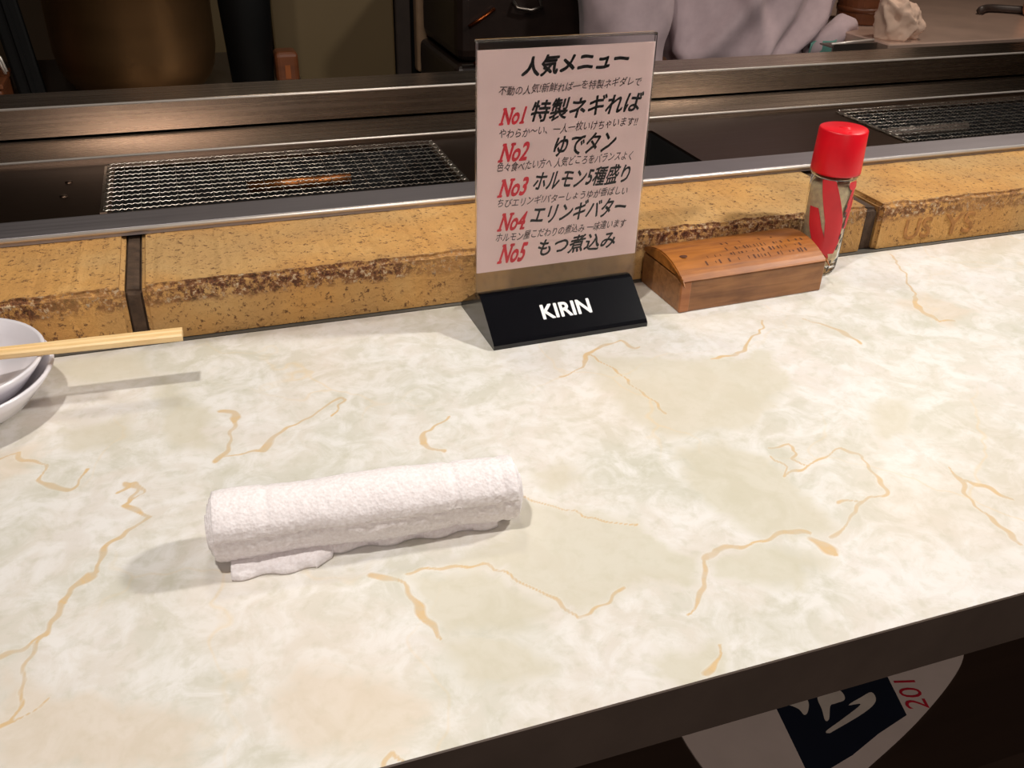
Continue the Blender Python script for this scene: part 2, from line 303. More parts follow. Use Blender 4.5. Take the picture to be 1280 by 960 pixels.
def rough_block(x0, x1, y0=.652, y1=.80, z0=.001, z1=.044, s=0, inset=0.0):
    bm = bmesh.new(); add_box(bm, (x0, y0, z0), (x1, y1, z1))
    n = max(4, int((x1 - x0) / .004))
    for k in range(1, n):
        g = bm.verts[:] + bm.edges[:] + bm.faces[:]; bmesh.ops.bisect_plane(bm, geom=g, plane_co=(x0 + (x1 - x0) * k / n, 0, 0), plane_no=(1, 0, 0))
    g = bm.verts[:] + bm.edges[:] + bm.faces[:]; bmesh.ops.bisect_plane(bm, geom=g, plane_co=(0, 0, .030), plane_no=(0, 0, 1))
    g = bm.verts[:] + bm.edges[:] + bm.faces[:]; bmesh.ops.bisect_plane(bm, geom=g, plane_co=(0, .663, 0), plane_no=(0, 1, 0))
    ed = [e for e in bm.edges if all(abs(v.co.y - y0) < 1e-5 and abs(v.co.z - z1) < 1e-5 for v in e.verts)]
    ed += [e for e in bm.edges if all((abs(v.co.x - x0) < 1e-5 or abs(v.co.x - x1) < 1e-5) and abs(v.co.y - y0) < 1e-5 for v in e.verts) or all((abs(v.co.x - x0) < 1e-5 or abs(v.co.x - x1) < 1e-5) and abs(v.co.z - z1) < 1e-5 for v in e.verts)]
    bmesh.ops.bevel(bm, geom=list(set(ed)), offset=.0032, segments=3, affect='EDGES')
    for v in bm.verts:
        if v.co.y < .74 and v.co.z > .002:
            k = vnoise(v.co, 55, s) * .0012 + vnoise(v.co, 190, s) * .0010; v.co.y += max(0, k) if v.co.y < .656 else 0; v.co.z += k * (v.co.z > .034)
            if v.co.y < .656 and v.co.z > .034: v.co.y += abs(vnoise(v.co, 95, s + 3)) * .0018
    bmesh.ops.recalc_face_normals(bm, faces=bm.faces[:]); return bm
for s, (x0, x1) in enumerate(((-.75, -.0625), (-.0505, .5765), (.5905, 1.24), (1.252, 1.5))):
    o = frombm('brick', rough_block(x0, x1, s=s * 7), M_brick, kerb)
for s, (x0, x1) in enumerate(((-.0625, -.0505), (.5765, .5905), (1.24, 1.252))):
    bm = rough_block(x0 - .0015, x1 + .0015, y0=.6565, z1=.0405, s=s); frombm('mortar_joint', bm, M_mortar, kerb)
M_stamp = mat('stamped_brick', (164, 114, 62), .9, var=.3, nscale=200, bump=.5, bscale=300)
fr = Matrix(((1, 0, 0, 0), (0, 0, -1, .652), (0, 1, 0, 0), (0, 0, 0, 1)))
def emboss(s, x0, x1, z0, h):
    me = text_mesh(s, .01, .03); n = len(me.vertices); co = np.empty(n * 3); me.vertices.foreach_get('co', co); co = co.reshape(-1, 3); lo, hi = co.min(0), co.max(0)
    out = np.stack([x0 + (co[:, 0] - lo[0]) / (hi[0] - lo[0]) * (x1 - x0), .6514 + .0012 * (co[:, 2] < 0), z0 + (co[:, 1] - lo[1]) / (hi[1] - lo[1]) * h], 1)
    me.vertices.foreach_set('co', out.astype(np.float32).ravel()); me.update(); me.name = 'stamped_letters'; me.materials.clear(); return new_obj('stamped_letters', me, M_stamp, kerb)
emboss('US', .622, .653, .0065, .021); emboss('YS', .668, .704, .0065, .021)

# ---------------------------------------------------------------- sunken grill trough
S_rim = steel('rim_steel', (176, 170, 174), .50)
S_face = steel('brushed_steel', (172, 154, 138), .27, aniso=.8)
S_plate = steel('scorched_plate', (96, 78, 66), .36)
S_bright = mat('pale_highlight', (214, 206, 198), .38, .55, var=.05, nscale=20)  # edge highlight put into a pale, partly metallic colour so it runs unbroken
M_void = mat('void_black', (14, 13, 13), .7)  # near-black colour stands in for the shade inside the trough
grill = thing('grill_unit', 'long sunken steel grill unit running behind the firebricks', 'grill')
X0, X1 = -.75, 1.5
extrude_x('front_rim', [(.757, .0445), (.7575, .0485), (.7595, .0505), (.797, .0500), (.800, .0485), (.800, .006), (.797, .006), (.797, .0465), (.7605, .0465), (.760, .0445)], X0, X1, S_rim, grill)
tube('front_rim_edge', [(X0, 0.7578, 0.0488), (X1, 0.7578, 0.0488)], 0.0020, S_bright, grill, 20)
PL = .0355
holes = [(-.077, .242, .840, .968), (.372, .508, .838, .958), (.780, 1.14, .840, .968)]
def plate(x0, x1, y0, y1): return box('grill_plate', (x0, y0, PL - .003), (x1, y1, PL), S_plate, grill)
plate(X0, -.077, .800, .992); plate(.242, .372, .800, .992); plate(.508, .780, .800, .992); plate(1.14, X1, .800, .992)
for hx0, hx1, hy0, hy1 in holes:
    plate(hx0, hx1, .800, hy0); plate(hx0, hx1, hy1, .992)
box('trough_floor', (X0, .800, -.040), (X1, 1.06, -.036), M_void, grill)
box('trough_back', (X0, .992, -.036), (X1, .996, .030), M_void, grill)
for i, (hx0, hx1, hy0, hy1) in enumerate(holes):
    f = S_plate
    for lo, hi in (((hx0 - .0015, hy0, -.03), (hx0, hy1, PL - .003)), ((hx1, hy0, -.03), (hx1 + .0015, hy1, PL - .003)), ((hx0, hy0 - .0015, -.03), (hx1, hy0, PL - .003)), ((hx0, hy1, -.03), (hx1, hy1 + .0015, PL - .003))):
        box('hole_wall', lo, hi, M_void, grill)
    if i != 1:
        tube('burner_pipe', [((.045, .79)[i // 2], .936, .016), ((.15, .95)[i // 2], .936, .016)], .006, (mat('copper_glint', (150, 92, 50), .42, 1), M_band, M_band)[i], grill, 14)  # left copper length added to give the warm glint under the net
# raised ledge and tall back face
extrude_x('ledge', [(.992, .030), (.992, .0400), (.9945, .0412), (1.066, .0412), (1.066, .030)], X0, X1, S_face, grill)
tube('ledge_edge', [(X0, 0.9932, 0.0401), (X1, 0.9932, 0.0401)], 0.0014, S_bright, grill, 20)
extrude_x('back_shelf', [(1.0665, .0435), (1.064, .0445), (1.064, .0735), (1.0665, .0757), (1.128, .0757), (1.128, -.10), (1.125, -.10), (1.125, .0725), (1.069, .0725), (1.069, .0435)], X0, X1, S_face, grill)
tube('back_shelf_edge', [(X0, 1.0655, 0.0742), (X1, 1.0655, 0.0742)], 0.0016, S_bright, grill, 20)
for x, y in ((-.083 - .034, .935), (-.119, .895), (-.21, .93)):
    lathe('plate_bolt', [(0, .0012), (.003, .0010), (.0036, 0)], S_plate, grill, 12, c=(x, y)).location.z = PL
fl = Matrix(((1, 0, 0, 0), (0, 1, 0, 0), (0, 0, 1, PL), (0, 0, 0, 1)))
place_text('plate_mark', '72', fl, .226, .806, .240, .806, .009, S_bright, grill, lift=.0003).location = (0, .02, 0)
# crimped wire nets
S_wire = steel('wire_steel', (185, 178, 168), .28, streak=(60, 60, 60))
def net(label, x0, x1, y0, y1):
    g = thing('grill_net', label, 'grill net', ((x0 + x1) / 2, (y0 + y1) / 2, PL), 0, 'woven wire nets over the burners')
    cx, cy = (x0 + x1) / 2, (y0 + y1) / 2; V_, F_ = [], []
    px, py, r, a = .0052, .0112, .00050, .0006
    nx = int((x1 - x0) / px); ny = int((y1 - y0) / py)
    for j in range(ny + 1):
        y = y0 + (y1 - y0) * j / ny; pts = []
        for i in range(nx * 2 + 1):
            x = x0 + (x1 - x0) * i / (nx * 2); pts.append((x - cx, y - cy + .0002 * math.sin(i * 7 + j), .0030 + a * math.sin(math.pi * (i / 2 * 2 + .5))))
        v_, f_ = tube_data(pts, [r * (1.55 if q % 2 else .8) for q in range(len(pts))], 6, True, len(V_)); V_ += v_; F_ += f_
    for i in range(0, nx + 1, 3):
        x = x0 + (x1 - x0) * i / nx; pts = []
        for j in range(ny * 2 + 1):
            y = y0 + (y1 - y0) * j / (ny * 2); pts.append((x - cx, y - cy, .0030 - a * .2 * math.sin(math.pi * (i + j / 2 + .5))))
        v_, f_ = tube_data(pts, r * .7, 4, True, len(V_)); V_ += v_; F_ += f_
    tag(pyd('wire_mesh', V_, F_, S_wire, g, True), kind='stuff')
    q = [(x0 - cx, y0 - cy, .003), (x1 - cx, y0 - cy, .003), (x1 - cx, y1 - cy, .003), (x0 - cx, y1 - cy, .003), (x0 - cx, y0 - cy, .003)]
    for xx in (x0 - cx, x1 - cx): box('net_border', (xx - .003, y0 - cy, .0002), (xx + .003, y1 - cy, .0018), S_wire, g)
    return g
net('woven wire grill net at the left, copper pipe added beneath it for a warm glint', -.083, .247, .838, .972)
net('woven wire grill net at the right, behind the red-capped shaker', .774, 1.15, .838, .972)

# ================================================================ THINGS ON THE COUNTER
# ---- rolled towel: a long spiral of terry cloth
M_towel = bpy.data.materials.new('terry_cloth'); M_towel.use_nodes = True; t = NT(M_towel)
v = t.coords(); t.link(t.ramp(t.noise(v, 500, 3), [(.3, (226, 218, 218)), (.7, (243, 238, 240))]), t.b.inputs['Base Color'])
t.b.inputs['Roughness'].default_value = .95; t.b.inputs['Sheen Weight'].default_value = .25; t.b.inputs['Specular IOR Level'].default_value = .15
vo = t.add('ShaderNodeTexVoronoi', i_Scale=620.0); t.link(v, vo.inputs['Vector']); t.bump(t.math('MULTIPLY_ADD', t.noise(v, 240, 4), .8, vo.outputs['Distance']), .35, .0008)
ax0, ax1 = Vector((-.0185, .3967, 0)), Vector((.1388, .3838, 0)); axl = (ax1 - ax0).length
towel = thing('rolled_towel', 'small white terry towel rolled up in the middle of the counter', 'towel', (ax0 + ax1) / 2, math.atan2(ax1.y - ax0.y, ax1.x - ax0.x))
nu, nvv = 330, 190
T = .0030; R0 = .0203; turns = 3.2
def sheet(u):
    """centre line of the folded cloth in the (y,z) plane, u 0 inner .. 1 outer; outer end tucks under on the viewer's side"""
    th = u * turns * 2 * math.pi; r = R0 - T * .5 - (1 - u) * turns * (T * 1.02) - .0009 * max(0, (u - .985) / .015)
    a0 = math.pi * .93                                                  # angle where the loose edge comes to rest (below, in front)
    ang = a0 - (1 - u) * turns * 2 * math.pi
    return r, ang
vs_ = []; idx = {}
V_ = []; F_ = []
for side in (0, 1):
    for i in range(nu + 1):
        u = i / nu; r, ang = sheet(u)
        for j in range(nvv + 1):
            sx = j / nvv; x = (sx - .5) * axl
            e = 2.6 * (1 - u) * .0016 * (1 if sx > .5 else -1) * (abs(sx - .5) * 2) ** 8
            pinch = min(1.0, min(sx, 1 - sx) / .02); th = T * .5 * (.55 + .45 * math.sqrt(pinch)) * min(1, (1 - u) * 40 + .35)
            rr = r + (th if side else -th)
            rr *= 1 - .035 * abs(2 * sx - 1) ** 6
            tf = .00075 if (side and 2.85 < ang % (2 * math.pi) < 4.4 and u > .5) else .0003
            nvz = vnoise((x, math.cos(ang) * rr, math.sin(ang) * rr), 48, 3) * .0009 + vnoise((x, math.cos(ang) * rr, math.sin(ang) * rr), 330, 9) * tf
            if side: rr += nvz + .0006 * math.sin(x * 70 + 1)
            if side and u > .62:
                # drawn-in crease lines running round the roll
                for cxk, dep in ((.045, .0009), (-.052, .0005), (.071, .0006)): rr -= dep * math.exp(-((x - cxk) / .0022) ** 2)
            y, z = math.cos(ang) * rr, math.sin(ang) * rr * .985
            # loose tail: last bit lies on the counter, showing in front at the left
            V_.append((x + e, y, R0 - .0018 + z))
def vid(s, i, j): return s * (nu + 1) * (nvv + 1) + i * (nvv + 1) + j
for i in range(nu):
    for j in range(nvv):
        F_.append((vid(1, i, j), vid(1, i, j + 1), vid(1, i + 1, j + 1), vid(1, i + 1, j))); F_.append((vid(0, i, j), vid(0, i + 1, j), vid(0, i + 1, j + 1), vid(0, i, j + 1)))
for i in range(nu):
    F_.append((vid(0, i, 0), vid(1, i, 0), vid(1, i + 1, 0), vid(0, i + 1, 0))); F_.append((vid(0, i, nvv), vid(0, i + 1, nvv), vid(1, i + 1, nvv), vid(1, i, nvv)))
for j in range(nvv):
    F_.append((vid(0, nu, j), vid(1, nu, j), vid(1, nu, j + 1), vid(0, nu, j + 1)))
roll = pyd('towel_roll', V_, F_, M_towel, towel, True)
# tail of the cloth slipping out below, longest at the left, with a scalloped lip
V_, F_ = [], []; NX, NY = 150, 16
for s in (0, 1):
    for i in range(NX + 1):
        x = -.5 * axl + .006 + (axl - .016) * i / NX; q = i / NX
        reach = (.0190 + .0012 * math.sin(q * 40)) if q < .30 else .0190 - .0105 * min(1, (q - .30) / .10) + .0016 * math.sin(q * 34) * (q > .4)
        if q > .36: reach = .0085 + .0016 * math.sin(q * 34 + .6) - .004 * max(0, q - .7)
        for j in range(NY + 1):
            d = j / NY; y = -.002 - (reach + .001) * d
            z = .0006 + .0070 * (1 - (d * .75) ** 2) * s * (1 if d < 1 else .3) + .0006 * s * vnoise((x, y, 0), 160, 5) + (.0012 * math.sin(q * 34) if q > .36 else 0) * d * s
            V_.append((x, y, max(.0004, z)))
def wid(s, i, j): return s * (NX + 1) * (NY + 1) + i * (NY + 1) + j
for i in range(NX):
    for j in range(NY): F_.append((wid(1, i, j), wid(1, i, j + 1), wid(1, i + 1, j + 1), wid(1, i + 1, j))); F_.append((wid(0, i, j), wid(0, i + 1, j), wid(0, i + 1, j + 1), wid(0, i, j + 1)))
    F_.append((wid(0, i, NY), wid(0, i + 1, NY), wid(1, i + 1, NY), wid(1, i, NY)))
for j in range(NY): F_.append((wid(0, 0, j), wid(0, 0, j + 1), wid(1, 0, j + 1), wid(1, 0, j))); F_.append((wid(0, NX, j), wid(1, NX, j), wid(1, NX, j + 1), wid(0, NX, j + 1)))
tag(pyd('loose_flap', V_, F_, M_towel, towel, True), 'loose hem of the towel peeping out underneath at its left half')

# ---- menu stand
M_base = mat('black_glossy_plastic', (14, 14, 18), .16, var=.1, spec=.6, bump=.02, bscale=500)
M_white = mat('white_print', (235, 235, 235), .5, var=.02)
M_card = mat('pale_pink_card', (252, 220, 214), .6, var=.03, nscale=14)
M_ink = mat('black_brush_ink', (22, 12, 14), .6, var=.05); M_ink2 = mat('thin_brown_ink', (78, 54, 54), .6, var=.1); M_red = mat('red_ink', (226, 48, 62), .6, var=.08)
M_acr = bpy.data.materials.new('clear_acrylic'); M_acr.use_nodes = True; t = NT(M_acr); b = t.b
t.link(t.ramp(t.noise(t.coords(), 30), [(.3, (.93, .93, .93, 1)), (.7, (.98, .98, .98, 1))]), b.inputs['Base Color'])
b.inputs['Transmission Weight'].default_value = 1; b.inputs['IOR'].default_value = 1.25; b.inputs['Roughness'].default_value = .16
stand = thing('menu_stand', 'clear upright menu holder in a black triangular foot, holding a handwritten card', 'menu stand', (.2508, .6088, 0), math.radians(1.6))
def sl(x, y, z): return (x - .2508, y - .6088, z)
bm = bmesh.new()
prof = [(.5690, .0), (.5690, .0034), (.5712, .0058), (.6012, .0286), (.6062, .0296), (.6112, .0286), (.6450, .0058), (.6480, .0034), (.6480, .0)]
def inset(x, z, sgn): return x + sgn * (0 if z < .004 else -.0006)
a = [bm.verts.new(sl(.1870, y, z)) for y, z in prof]; bb = [bm.verts.new(sl(.3145, y, z)) for y, z in prof]
for i in range(len(prof)): j = (i + 1) % len(prof); bm.faces.new((a[i], a[j], bb[j], bb[i]))
bm.faces.new(a[::-1]); bm.faces.new(bb)
# hollow end: recess the two triangular ends
ends = [f for f in bm.faces if len(f.verts) == len(prof)]
r = bmesh.ops.inset_individual(bm, faces=ends, thickness=.0022, depth=-.0045)
bmesh.ops.bevel(bm, geom=[e for e in bm.edges if abs(e.calc_face_angle(0)) > .9 and max(v.co.z for v in e.verts) > .0001], offset=.0005, segments=2, affect='EDGES')
foot = frombm('stand_foot', bm, M_base, stand)
d_ = Vector((0, .6012 - .5712, .0286 - .0058)).normalized(); nrm = Vector((1, 0, 0)).cross(d_)
fr = Matrix(((1, 0, nrm.x, sl(.1870, .5712, .0058)[0]), (0, d_.y, nrm.y, sl(.187, .5712, .0058)[1]), (0, d_.z, nrm.z, .0058), (0, 0, 0, 1)))
place_text('brand_lettering', 'KIRIN', fr, .0440, .0120, .0850, .0120, .0125, M_white, foot, weight=.03, lift=.00025)
AX0, AX1 = .1852, .3182
bm = bmesh.new()
yf, yb = .6040, .6082
for y0, y1 in ((yf, yf + .0012), (yb - .0012, yb)): add_box(bm, sl(AX0, y0, .0260), sl(AX1, y1, .2120), .0004, 1)
add_box(bm, sl(AX0, yf, .2108), sl(AX1, yb + .002, .2126), .0004, 1)
frombm('clear_holder', bm, M_acr, stand)
card = box('menu_card', sl(AX0 + .0010, .6056, .0468), sl(AX1 - .0006, .6066, .2062), M_card, stand)
tag(card, 'pale pink card of handwritten Japanese dishes numbered one to five in red')
fc_ = Matrix(((1, 0, 0, -.2508), (0, 0, -1, .6056 - .6088), (0, 1, 0, 0), (0, 0, 0, 1)))
ROWS = [
    ('人気メニュー', 0.2165, 0.1872, 0.2994, 0.1896, 0.0136, 3),
    ('不動の人気!新鮮れば―を特製ネギダレで', 0.2004, 0.1758, 0.3099, 0.1769, 0.0064, 0),
    ('No1', 0.2010, 0.1557, 0.2233, 0.1559, 0.0120, 5),
    ('特製ネギれば', 0.2233, 0.1561, 0.3134, 0.1580, 0.0154, 2),
    ('やわらか〜い、一人一枚いけちゃいます!!', 0.2009, 0.1463, 0.3099, 0.1484, 0.0067, 0),
    ('No2', 0.2006, 0.1296, 0.2264, 0.1295, 0.0137, 5),
    ('ゆでタン', 0.2419, 0.1303, 0.2947, 0.1302, 0.0156, 2),
    ('色々食べたい方へ 人気どころをバランスよく', 0.1997, 0.1226, 0.3082, 0.1230, 0.0070, 0),
    ('No3', 0.2005, 0.1038, 0.2263, 0.1040, 0.0137, 5),
    ('ホルモン5種盛り', 0.2273, 0.1060, 0.3084, 0.1052, 0.0150, 2),
    ('ちびエリンギ!バターしょうゆが香ばしい', 0.2006, 0.0961, 0.3069, 0.0966, 0.0066, 0),
    ('No4', 0.2008, 0.0780, 0.2266, 0.0774, 0.0142, 5),
    ('エリンギバター', 0.2265, 0.0807, 0.3079, 0.0799, 0.0149, 2),
    ('ホルモン屋こだわりの煮込み 一味違います', 0.1998, 0.0696, 0.3077, 0.0702, 0.0069, 0),
    ('No5', 0.2012, 0.0523, 0.2268, 0.0520, 0.0154, 5),
    ('もつ煮込み', 0.2324, 0.0543, 0.3016, 0.0536, 0.0143, 2),
]
for s, x0, z0, x1, z1, hh, k in ROWS:
    m = M_red if k == 5 else (M_ink if k else M_ink2)
    place_text('lettering', s, fc_, x0, z0, x1, z1, hh, m, card, weight={0: .008, 2: .024, 3: .042, 5: .034}[k], shear={0: .25, 2: .28, 3: .2, 5: .3}[k], lift=.00015, wob=.0004 if k != 5 else 0)

# ---- wooden toothpick box
def wood(name, c0, c1, sc=(6, 60, 60)):
    m = bpy.data.materials.new(name); m.use_nodes = True; t = NT(m); v = t.coords(sc); f = t.noise(v, 3.0, 5, .6, .6); g = t.noise(t.coords((1, 1, 1)), 30, 3)
    t.link(t.ramp(t.math('MULTIPLY_ADD', g, .35, t.math('MULTIPLY', f, .65)), [(.34, c0), (.62, c1)]), t.b.inputs['Base Color']); t.b.inputs['Roughness'].default_value = .42; t.b.inputs['Coat Weight'].default_value = .15
    t.bump(f, .12, .0006); return m
W_lid = wood('lid_wood', (122, 68, 22), (172, 106, 42)); W_body = wood('box_wood', (108, 66, 32), (156, 106, 62)); W_dark = mat('burnt_marks', (84, 42, 16), .7)
BX, BY = .4180, .6190
tb = thing('toothpick_box', 'oblong brown wooden toothpick box with a curved lid beside the menu stand', 'box', (BX, BY, 0), math.radians(2.2))
L, W = .0690, .0325
bm = bmesh.new(); add_box(bm, (-L, -W, 0), (L, W, .0275), .0012, 2); frombm('box_body', bm, W_body, tb)
prof = []
for k in range(15):
    y = -W - .0004 + (2 * W + .0008) * k / 14; prof.append((y, .0298 + .0095 * (1 - ((y - .003) / W) ** 2 * .95)))
prof = [(-W - .0002, .0285)] + prof + [(W, .0285)]
lid = extrude_x('box_lid', prof, -L - .0006, L + .0004, W_lid, tb)
bm = bmesh.new(); bm.from_mesh(lid.data); bmesh.ops.bevel(bm, geom=[e for e in bm.edges if e.calc_face_angle(0) > .7], offset=.0010, segments=2, affect='EDGES'); bm.to_mesh(lid.data); bm.free()
bm = bmesh.new(); add_box(bm, (-L + .004, -W + .003, .027), (L - .004, W - .003, .0292)); frombm('lid_gap', bm, W_dark, tb)
box('corner_post', (-L - .0003, -W - .0004, .0004), (-L + .0085, -W + .003, .0272), wood('corner_wood', (140, 82, 42), (176, 112, 64)), tb, .0008)
def lidz(y): return .0298 + .0095 * (1 - ((y - .003) / W) ** 2 * .95)
bm = bmesh.new()
for row, (yy, x0, x1, st) in enumerate(((-.020, -.052, .060, .0042), (-.0135, -.040, .062, .0038), (-.007, -.02, .058, .0040), (.002, -.02, .03, .006))):
    x = x0
    while x < x1:
        x += st * (.7 + random.random() * .6)
        if random.random() < .25: continue
        z = lidz(yy); hh = .0016 * (.5 + random.random()); ww = .0013 * (.5 + random.random())
        q = [bm.verts.new((x, yy - hh, lidz(yy - hh) + .00012)), bm.verts.new((x + ww, yy - hh, lidz(yy - hh) + .00012)), bm.verts.new((x + ww, yy + hh, lidz(yy + hh) + .00012)), bm.verts.new((x, yy + hh, lidz(yy + hh) + .00012))]; bm.faces.new(q)
tag(frombm('worn_carving', bm, W_dark, tb), 'faint dark rows of worn carving on the lid', kind='stuff')
lathe('wood_knot', [(0, .0003), (.0032, .0001), (.0036, 0)], W_dark, tb, 14).location = (-.056, -.008, lidz(-.008))

# ---- glass shaker with red screw cap
BC = (.5110, .6295); KS = .775
shk = thing('spice_shaker', 'glass spice shaker with a red cap and red striped label behind the wooden box', 'shaker', (BC[0], BC[1], 0), 0)
M_cap = mat('red_plastic_cap', (214, 10, 30), .35, var=.08, bump=.02)
M_glass = bpy.data.materials.new('shaker_glass'); M_glass.use_nodes = True; t = NT(M_glass); t.b.inputs['Transmission Weight'].default_value = 1; t.b.inputs['Roughness'].default_value = .05; t.b.inputs['IOR'].default_value = 1.18
t.link(t.ramp(t.noise(t.coords(), 20), [(.3, (.90, .92, .90, 1)), (.7, (.97, .98, .96, 1))]), t.b.inputs['Base Color'])
M_spice = mat('ground_spice', (246, 214, 176), .9, var=.22, nscale=220, bump=.4, bscale=400); M_lab = mat('red_label_print', (204, 40, 48), .45, var=.1)
M_lab2 = mat('dark_label_print', (70, 58, 50), .5)
lathe('glass_body', [(KS * r_, z_) for r_, z_ in [(0, .0015), (.017, .0010), (.0205, .0026), (.0218, .0058), (.0225, .014), (.0240, .050), (.0245, .078), (.0238, .086), (.0215, .090), (.0215, .094), (.0200, .094), (.0200, .089), (.0225, .084), (.0232, .077), (.0226, .050), (.0212, .016), (.0195, .007), (0, .0055)]], M_glass, shk, 64)
lathe('spice_fill', [(KS * r_, z_) for r_, z_ in [(0, .0060), (.0190, .0074), (.0208, .016), (.0222, .050), (.0228, .074), (.0215, .080), (.012, .082), (0, .0815)]], M_spice, shk, 48)
lathe('cap', [(KS * r_, z_) for r_, z_ in [(0, .1270), (.0238, .1270), (.0250, .1266), (.0256, .1256), (.0268, .0925), (.0266, .0905), (.0245, .0905), (.0235, .120), (0, .1205)]], M_cap, shk, 72)
cp = lathe('cap_disc', [(0, .0004), (.0045, .0006), (.0052, 0)], M_cap, shk, 24); cp.location = (.001, 0, .1270)
def rad_at(z):
    P = [(.0058, .0218), (.014, .0225), (.050, .0240), (.078, .0245), (.086, .0238)]
    for (a, ra), (b_, rb) in zip(P, P[1:]):
        if z <= b_: return KS * (ra + (rb - ra) * (z - a) / (b_ - a))
    return KS * .0238
def stripe(name, ctr, width, m, lift=.00035):
    """ribbon of print on the glass; ctr: list of (angle deg from +x, z)"""
    V_, F_ = [], []; n = 24
    def at(tq):
        k = tq * (len(ctr) - 1); i = min(int(k), len(ctr) - 2); f = k - i; f = f * f * (3 - 2 * f) if len(ctr) > 2 else f
        return [ctr[i][q] + (ctr[i + 1][q] - ctr[i][q]) * (k - i) for q in range(2)]
    for i in range(n + 1):
        a, z = at(i / n); wq = width * (.55 + .45 * math.sin(math.pi * (.12 + .76 * i / n)))
        for s in range(5):
            aa = math.radians(a) + (s / 4 - .5) * wq / .0195; r_ = rad_at(z) + lift; V_.append((r_ * math.cos(aa), r_ * math.sin(aa), z))
    for i in range(n):
        for s in range(4): F_.append((i * 5 + s, i * 5 + s + 1, (i + 1) * 5 + s + 1, (i + 1) * 5 + s))
    return pyd(name, V_, F_, m, shk, True)
stripe('red_stripe', [(222, .087), (238, .070), (256, .052), (262, .034), (256, .022)], .0165, M_lab)
stripe('red_stripe', [(196, .062), (208, .046), (226, .032), (248, .018)], .0125, M_lab)
stripe('red_stripe', [(300, .084), (292, .068), (286, .056)], .0055, M_lab)
stripe('red_stripe', [(312, .070), (303, .056), (294, .044)], .006, M_lab)
stripe('red_dot', [(292, .086), (297, .079)], .012, M_lab, .0005)
for a, z in ((282, .066), (284, .060), (290, .050), (285, .040), (293, .036), (283, .030), (270, .016), (268, .010)):
    stripe('label_mark', [(a, z), (a - 3, z - .005)], .0022, M_lab2, .0006)
lathe('glass_ring', [(KS * .0238, .0868), (KS * .0250, .0876), (KS * .0250, .0890), (KS * .0238, .0898)], M_glass, shk, 48)

# ---- stacked white dishes with chopsticks
M_china = mat('white_china', (226, 222, 228), .18, var=.03, coat=.3)
def dish(name, c, R, z0, zr, label):
    d = thing(name, label, 'dish', (c[0], c[1], z0)); h = zr - z0
    prof = [(0, .0035), (R * .42, .0035), (R * .45, 0), (R * .53, 0), (R * .56, .003), (R * .78, h * .36), (R * .92, h * .72), (R, h - .0012), (R - .0008, h), (R - .003, h - .0006), (R * .88, h * .68), (R * .74, h * .42), (R * .5, h * .30), (0, h * .26)]
    lathe('dish_bowl', prof, M_china, d, 72); return d
dish('stacked_dish', (-.1745, .5850), .0685, 0, .0310, 'white china dish at the left edge, lower one of the two stacked under the chopsticks')
dish('stacked_dish', (-.1705, .5870), .0610, .0098, .0390, 'white china dish at the left edge, upper one of the stack with chopsticks across it')
W_chop = wood('aspen_wood', (232, 190, 128), (246, 214, 160), (8, 90, 90))
chop = thing('disposable_chopsticks', 'pale wooden disposable chopsticks lying across the stacked white dishes', 'chopsticks', (-.1275, .5806, .0391), math.radians(-2.8))
for k in (0, 1):
    y0 = -.0062 + k * .0062
    bm = bmesh.new(); hl = .1025
    pr = [(y0 + .0003, .0012), (y0 + .0012, 0), (y0 + .0048, 0), (y0 + .0061, .0012), (y0 + .0061, .0040), (y0 + .0050, .0052), (y0 + .0014, .0052), (y0 + .0003, .0040)]
    a = [bm.verts.new((-hl, y * .75, z * .8 + .0004)) for y, z in pr]; b_ = [bm.verts.new((hl, y, z)) for y, z in pr]
    for i in range(8): bm.faces.new((a[i], a[(i + 1) % 8], b_[(i + 1) % 8], b_[i]))
    bm.faces.new(a[::-1]); bm.faces.new(b_); frombm('stick', bm, W_chop, chop)

# ---- paper fan on the bag shelf under the counter
M_paper = mat('fan_paper', (218, 200, 190), .7, var=.04); M_navy = mat('navy_print', (18, 24, 40), .6); M_cream = mat('cream_brushwork', (214, 200, 186), .7); M_fred = mat('fan_red_ink', (190, 30, 50), .6); M_bamboo = wood('bamboo', (170, 130, 80), (200, 164, 110))
fan = thing('paper_fan', 'round paper fan with navy panel and red numerals on the shelf under the counter', 'fan', (.39, .39, -.2005))
FXY = [(.262, .47), (.2585, .40), (.2575, .335), (.268, .300), (.298, .283), (.334, .284), (.376, .2965), (.424, .314), (.472, .336), (.499, .354), (.519, .382), (.524, .42), (.512, .46), (.482, .495), (.44, .516), (.39, .522), (.34, .515), (.295, .498)]
def smooth_loop(P, n=5):
    out = []
    for i in range(len(P)):
        p0, p1, p2, p3 = (np.array(P[(i + d) % len(P)]) for d in (-1, 0, 1, 2))
        for k in range(n):
            q = k / n; out.append(tuple(.5 * (2 * p1 + (p2 - p0) * q + (2 * p0 - 5 * p1 + 4 * p2 - p3) * q * q + (3 * p1 - p0 - 3 * p2 + p3) * q ** 3)))
    return out
poly_prism('fan_leaf', [(x - .39, y - .39) for x, y in smooth_loop(FXY)], 0, .0012, M_paper, fan, 0)
poly_prism('navy_panel', [(x - .39, y - .39) for x, y in ((.3335, .360), (.3225, .300), (.330, .2975), (.360, .3035), (.388, .3125), (.4175, .3195), (.427, .352), (.432, .40), (.345, .41))], .00125, .0014, M_navy, fan)
def blob(name, pts, m, z=.0016):
    return poly_prism(name, smooth_loop([(x * .841 - .39, y * .841 - .39) for x, y in pts], 4), z, z + .00015, m, fan)
blob('brush_stroke', [(.400, .4245), (.412, .4225), (.424, .4235), (.4245, .4165), (.4185, .4085), (.4135, .4065), (.4125, .4130), (.408, .4185)], M_cream)
